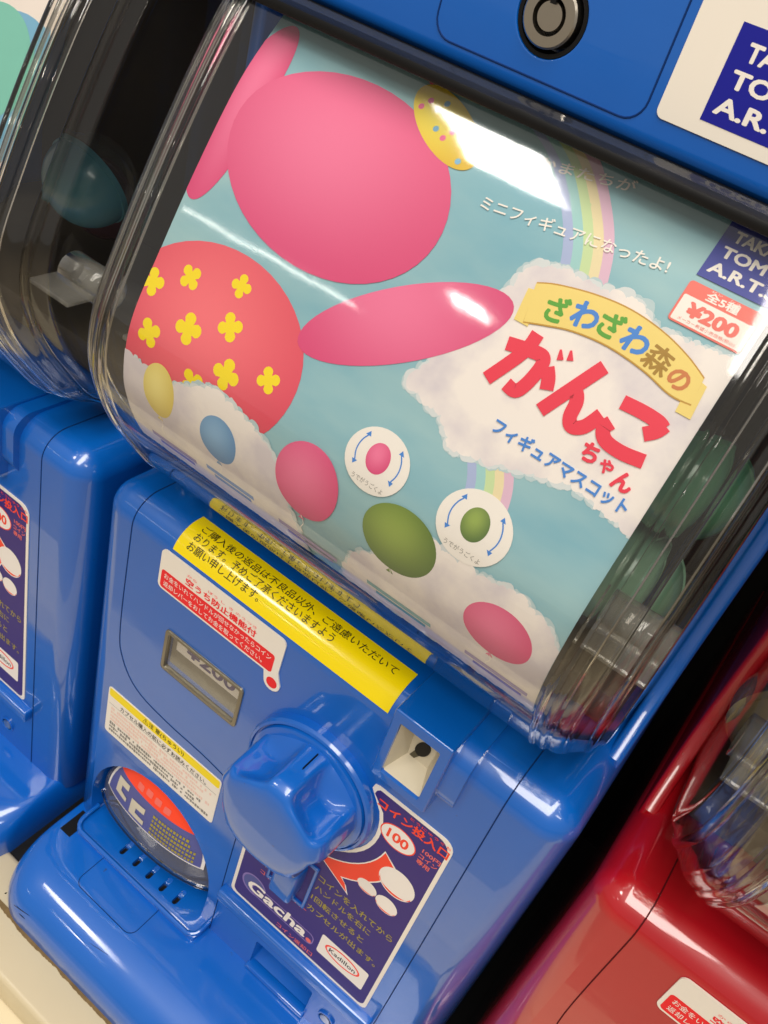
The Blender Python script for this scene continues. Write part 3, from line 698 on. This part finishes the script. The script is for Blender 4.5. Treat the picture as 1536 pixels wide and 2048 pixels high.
    bm = bmesh.new(); fx = [(.0567, .3631), (.0781, .3631), (.0781, .3979), (.0567, .3979)]; ix = [(.0610, .3668), (.0725, .3668), (.0735, .3850), (.0600, .3850)]
    a = [bm.verts.new((x, -.0060, z)) for x, z in fx]; b = [bm.verts.new((x, .0075, z)) for x, z in ix]
    for k in range(4): bm.faces.new((a[k], a[(k + 1) % 4], b[(k + 1) % 4], b[k]))
    bm.faces.new(b)
    ins = bmobj('coin_funnel', bm, CREAM, root, 0)
    bmobj('coin_opening', prism_bm(ell(.0670, .3758, .0034, .0052, -.35, 24), .0068, .0073), BLACK, ins, 0)  # black disc stands in for the dark of the coin hole
    bmobj('coin_opening', prism_bm([(.0645, .3745), (.0622, .3675), (.0648, .3672), (.0672, .3715)], .0069, .0073), mat('grey brown', '55503f', .6, .3), ins, 0)  # plain grey-brown wedge below the round coin hole
    # ---- price window
    fw_ = bmobj('price_window_frame', prism_bm(rr(-.0850, -.0285, .3045, .3355, .0025), -.0012, .002), mat('window bezel', '8d8674', .25, .5, metal=.6, var=.1), root)
    cut(fw_, [prism_bm(rr(-.0825, -.0310, .3068, .3332, .0012), -.01, .01)], .0004)
    pc = bmobj('price_card', box_bm(-.0832, -.0298, .0045, .0055, .3063, .3337), INK['cardgrey'], root, 0)
    on_card = lambda u, v, h: Vector((u, .0045 - h, v))
    put('card_field', poly_bm([(-.0800, .3190), (-.0325, .3190), (-.0325, .3328), (-.0800, .3328)]), on_card, .0002, INK['white'], pc)
    text('¥200', -.0730, .3262, .0098, on_card, .0004, INK['purple'], pc, width=.0360, bold=.03)
    bmobj('window_pane', box_bm(-.0826, -.0309, .0005, .0012, .3067, .3333), CLEAR, root, 0)
    # ---- sticker ledge, screw
    bmobj('sticker_ledge', box_bm(-.0085, .1100, -.0060, .006, .1575, .1680, .0018, 3), M, root)
    bmobj('return_sill', box_bm(.0240, .0720, -.0030, .004, .1095, .1135, .0010, 2), M, root)
    sc_ = bmobj('screw_cup', lathe_y([(.0060, .001), (.0060, -.0012), (.0048, -.0012), (.0045, .0), (.0, .0)], 28, (.0850, 0, .128)), M, root)
    bmobj('screw', lathe_y([(.0038, .0), (.0036, -.0011), (.0, -.0014)], 20, (.0850, 0, .128)), METAL, sc_)
    # ---- pedestal
    pm = bmesh.new(); rings = []
    for k in range(-1, 13):
        a = math.radians(90 * max(k, 0) / 12)
        z = .072 if k < 0 else .0785 + .030 * math.sin(a); yf = -.0690 + .034 * (1 - math.cos(a)); hw = .1420 - .006 * (1 - math.cos(a)); rc = .030
        pl = [(-hw, .28)] + [(-hw + rc - rc * math.cos(t), yf + rc - rc * math.sin(t)) for t in [math.pi / 2 * q / 10 for q in range(11)]] + [(hw - rc + rc * math.sin(t), yf + rc - rc * math.cos(t)) for t in [math.pi / 2 * q / 10 for q in range(11)]] + [(hw, .28)]
        rings.append([pm.verts.new((x, y, z)) for x, y in pl])
    for A_, B_ in zip(rings, rings[1:]):
        for q in range(len(A_) - 1): pm.faces.new((A_[q], A_[q + 1], B_[q + 1], B_[q]))
    pm.faces.new(rings[-1]); bmesh.ops.recalc_face_normals(pm, faces=pm.faces[:])
    ped = bmobj('pedestal', pm, M, root)
    bmobj('pedestal_slot_shade', box_bm(-.1320, -.1225, -.0205, -.0010, .1060, .1088), BLACK, ped, 0)  # black block painted as the dark inside of a slot
    ln = [(x, y, .1087) for x, y in rr(-.0950, -.0420, -.0385, -.010, .006)]
    bmobj('seam', tube_bm(ln, .00025, 6, closed=True), SEAMS[col], ped)
    def on_ped(x, deg, d=0.): a = math.radians(deg); return (x, -.0690 + .034 * (1 - math.cos(a)) - d * math.cos(a), .0785 + (.030 + d) * math.sin(a))
    for x0, x1, d0, d1, r in ((-.118, -.104, 18, 24, .00025), (-.112, -.106, 14, 15, .0003), (-.128, -.1265, 20, 24, .0004), (-.060, -.045, 52, 57, .00012), (.020, .041, 40, 47, .00012)):
        bmobj('scuff', tube_bm([on_ped(x0 + (x1 - x0) * k / 5, d0 + (d1 - d0) * k / 5) for k in range(6)], lambda t: r * (.3 + math.sin(math.pi * min(.98, max(.02, t)))), 6), SCUFF, ped)
    # ---- head
    hb = box_bm(-.143, .143, .030, .28, .6370, .86, .0065, 5, lambda e: max(v.co.y for v in e.verts) < .031)
    hd = bmobj('head_panel', hb, M, root); cut(hd, [lathe_y([(0, -.01), (.0120, -.01), (.0120, .012), (0, .012)], 40, (0, .03, .6625))], .0006)
    bmobj('seam', tube_bm([(x, .0300, z) for x, z in rr(-.0395, .0395, .6445, .720, .007)], .00035, 6, closed=True), SEAMS[col], hd)
    lk = bmobj('lock_ring', lathe_y([(.0120, .010), (.0118, .0005), (.0105, .0005), (.0102, .010)], 40, (0, .03, .6625)), BLACK, root)
    lc = bmobj('lock_cylinder', lathe_y([(.0092, .010), (.0092, -.0012), (.0086, -.0018), (.0056, -.0018), (.0056, .004), (.0042, .004), (.0042, -.0014), (.0, -.0014)], 40, (0, .03, .6625)), METAL, root)
    bmobj('key_groove', lathe_y([(.0056, .003), (.0042, .003)], 40, (0, .03, .6625)), BLACK, lc, 0)
    bmobj('key_notch', box_bm(-.0009, .0009, .0275, .0340, .6660, .6692), BLACK, lc, 0)
    st = put('maker_sticker', poly_bm(rr(.0430, .1050, .6485, .6960, .0025)), on_head, .0005, STICKW, root, thick=.0004)
    st['label'] = 'white maker sticker with a blue square of white lettering'
    company_mark(.0562, .0905, .6525, .6790, on_head, .0006, INK['navy'], st)
    # ---- housing behind the clear case
    for s in (-1, 1):
        ol = catp([(.086, .637), (.086, .52), (.085, .46), (.079, .430), (.067, .411), (.052, .3975)]) + [(.052, .390), (.28, .390), (.28, .637)]
        hb_ = bmesh.new(); x0, x1 = sorted((s * .1338, s * .1412))
        va = [hb_.verts.new((x0, y, z)) for y, z in ol]; vb = [hb_.verts.new((x1, y, z)) for y, z in ol]
        for k in range(len(ol)): hb_.faces.new((va[k], va[(k + 1) % len(ol)], vb[(k + 1) % len(ol)], vb[k]))
        hb_.faces.new(va[::-1]); hb_.faces.new(vb); bmesh.ops.recalc_face_normals(hb_, faces=hb_.faces[:])
        bmesh.ops.bevel(hb_, geom=[e for e in hb_.edges if abs(e.verts[0].co.x - e.verts[1].co.x) < 1e-6 and max(v.co.y for v in e.verts) < .2], offset=.0025, segments=3, affect='EDGES', profile=.5)
        bmobj('housing_side', hb_, M, root, 40)
    bmobj('housing_back', box_bm(-.129, .129, .185, .20, .400, .637), DARKIN, root, 0)
    bmobj('gap_shade_strip', box_bm(-.136, .136, .0320, .19, .6310, .6369), BLACK, root, 0)  # black strip stands in for the shaded gap under the head
    bmobj('added_shade_bar', box_bm(-.131, .131, .0125, .0330, .6345, .6385, .0012, 2), BLACK, root)  # added black bar: darkens the gap and casts shade on the poster top
    bmobj('inner_drum', box_bm(-.128, .128, .06, .185, .4003, .4200, .004, 2), mat('drum plastic', '6d6353', .5, .4, var=.2, vscale=20), root)
    # ---- clear case
    cs = bmesh.new(); cols = []
    def prof_shift(x, back, t=0):
        return [(x, min(max(p.x + back, p.x), .0865), p.y) for p in CASE]
    xs = []
    for k in range(0, 9): xs.append((.106 * k / 8, 0))
    for q, o_ in ((6, 0), (12, 0), (18, 0), (24, 0), (29, 0), (30.5, .0008), (34, .0008), (35.5, 0), (42, 0), (50, 0), (58, 0), (66, 0), (68, .0009), (74, .0009), (76, 0), (83, 0), (90, 0)):
        a = math.radians(q); xs.append((.106 + (.026 + o_) * math.sin(a), .036 - (.036 + o_) * math.cos(a)))
    full = [(-x, b) for x, b in xs[:0:-1]] + xs
    side = lambda sg: [cs.verts.new((sg * .1345, .0865, p.y)) for p in CASE]
    cols.append(side(-1))
    for x, b in full: cols.append([cs.verts.new(c) for c in prof_shift(x, b)])
    cols.append(side(1))
    for A, B in zip(cols, cols[1:]):
        for j in range(len(CASE) - 1): cs.faces.new((A[j], B[j], B[j + 1], A[j + 1]))
    bmesh.ops.recalc_face_normals(cs, faces=cs.faces[:])
    case = bmobj('clear_case', cs, CLEAR, root, 60)
    for s in (-1, 1):
        # thick moulded edge bands of the case
        for a0, a1, th in ((1, 7, .0030), (10, 17, .0020), (20, 33, .0026), (50, 58, .0016)):
            bm = bmesh.new(); rows = []
            for p in CASE[1:-4]:
                row = []
                for kk, tt in [(k / 4, 0) for k in range(5)] + [(1 - k / 4, th) for k in range(5)]:
                    a = math.radians(a0 + (a1 - a0) * kk); o_ = .0004 + .0007 * math.sin(math.pi * kk) - tt
                    row.append(bm.verts.new((s * (.106 + (.026 + o_) * math.sin(a)), p.x + .036 - (.036 + o_) * math.cos(a), p.y)))
                rows.append(row)
            for A_, B_ in zip(rows, rows[1:]):
                for k in range(10): bm.faces.new((A_[k], A_[(k + 1) % 10], B_[(k + 1) % 10], B_[k]))
            bm.faces.new(rows[0]); bm.faces.new(rows[-1][::-1]); bmesh.ops.recalc_face_normals(bm, faces=bm.faces[:])
            bmobj('case_edge', bm, CLEARB, case, 50)
        t = tube_bm([(s * .1040, .020, .490), (s * .1325, .020, .490)], .0092, 24, cap=False)
        b = bmobj('screw_boss', t, BOSS, case); sd = b.modifiers.new('thick', 'SOLIDIFY'); sd.thickness = .0022
        bmobj('boss_web', box_bm(min(s * .1045, s * .132), max(s * .1045, s * .132), -.006, .010, .4885, .4910, .0006, 1), BOSS, case)
    return root

def capsule(loc, h, label, group, tilt):
    root = bpy.data.objects.new('toy_capsule', None); COL.objects.link(root); root.location = loc; root.rotation_euler = tilt; root.empty_display_size = .02
    root['label'] = label; root['category'] = 'capsule'; root['group'] = group
    n = 14; R_ = .025
    up = [(R_ * math.cos(math.pi / 2 * k / n), R_ * math.sin(math.pi / 2 * k / n)) for k in range(n + 1)]
    bmobj('upper_shell', lathe_y([(r, y + .0006) for r, y in up], 40), thin_clear('clear capsule shell', (.85, .87, .86, 1), .05, .12, rgb('c9c9c0')), root, 60)
    bmobj('lower_shell', lathe_y([(r, -y - .0006) for r, y in up], 40), mat('capsule ' + h, h, .25, .5, .3, var=.08), root, 60)
    bmobj('rim', lathe_y([(R_ * .98, -.0016), (R_ * 1.035, -.0016), (R_ * 1.035, .0016), (R_ * .98, .0016)], 40), mat('capsule ' + h, h), root, 40)
    return root

# ------------------------------------------------------------------ the place
rail = bmobj('base_rail', box_bm(-1.0, 1.0, -.0970, -.040, .0400, .0720, .004, 3), mat('cream painted metal', 'cdbf9f', .35, .4, .0, var=.12, vscale=8, rvar=.1), None)
rail['label'] = 'cream painted metal rail under the row of capsule machines'; rail['category'] = 'base rail'
fl = bmobj('floor', box_bm(-6, 6, -9, 1.5, -.620, -.6000), mat('pale floor tile', 'a89a82', .4, .4, var=.06, vscale=5), None, 0); fl['kind'] = 'structure'
plinth = bmobj('rack_plinth', box_bm(-1.0, 1.0, -.190, .30, -.600, .0400, .003, 2), mat('pale rack panel', 'dccfae', .45, .4, var=.10, vscale=10, rvar=.1), None)
plinth['label'] = 'pale cream rack plinth that carries the metal rail'; plinth['category'] = 'plinth'
dk = bmobj('gap_shade_deck', box_bm(-1.0, 1.0, -.0400, .30, .0400, .0700), BLACK, None, 0); dk['kind'] = 'structure'  # added black deck, its colour stands in for shade in the gaps
bw = bmobj('gap_shade_wall', box_bm(-1.0, 1.0, .2900, .30, .0700, 1.0), BLACK, None, 0); bw['kind'] = 'structure'  # added black back wall, keeps the gaps between machines as dark as shade

A = machine('capsule_machine', 'blue', (0, 0, 0), 'blue capsule machine with a sky blue poster with pink shapes and red title')
main_poster(A); coin_sticker(A); warning_sticker(A); notice_label(A); red_sticker(A)
B = machine('capsule_machine', 'blue', (-.300, 0, -.003), 'blue capsule machine with a cream poster and teal disc in its clear case')
plain_poster(B, 'cream poster with teal disc', PAPER, [(.090, .075, .030, INK['sky']), (.078, .070, .025, mat('teal disc ink', '7cc7b4', .5, .3))])
coin_sticker(B)
D = machine('capsule_machine', 'red', (.300, 0, -.014), 'red capsule machine beside a blue one, with a clear case')
plain_poster(D, 'cream poster sheet', PAPER, [])
red_sticker(D)

for loc, c, lb, gp, ti in (
    ((-.256, .080, .499), '74b4bf', 'teal capsule inside the clear case of the blue machine with the cream poster', 'capsules in the blue machine with the cream poster', (.5, .3, .2)),
    ((-.300, .135, .462), '6a4450', 'maroon capsule behind the teal one, in the blue machine with the cream poster', 'capsules in the blue machine with the cream poster', (.2, .8, .1)),
    ((.100, .085, .520), '5c9c78', 'green capsule beside the sky blue poster, topmost in the clear case', 'capsules in the machine with the sky blue poster', (.3, -.5, .2)),
    ((.098, .078, .468), '86b596', 'pale green capsule beside the sky blue poster, under the topmost green one', 'capsules in the machine with the sky blue poster', (-.4, .6, 0)),
    ((.188, .075, .450), 'b3a27c', 'tan capsule inside the clear case of the red machine', 'capsules in the red machine', (.2, .2, .5))):
    capsule(loc, c, lb, gp, ti)

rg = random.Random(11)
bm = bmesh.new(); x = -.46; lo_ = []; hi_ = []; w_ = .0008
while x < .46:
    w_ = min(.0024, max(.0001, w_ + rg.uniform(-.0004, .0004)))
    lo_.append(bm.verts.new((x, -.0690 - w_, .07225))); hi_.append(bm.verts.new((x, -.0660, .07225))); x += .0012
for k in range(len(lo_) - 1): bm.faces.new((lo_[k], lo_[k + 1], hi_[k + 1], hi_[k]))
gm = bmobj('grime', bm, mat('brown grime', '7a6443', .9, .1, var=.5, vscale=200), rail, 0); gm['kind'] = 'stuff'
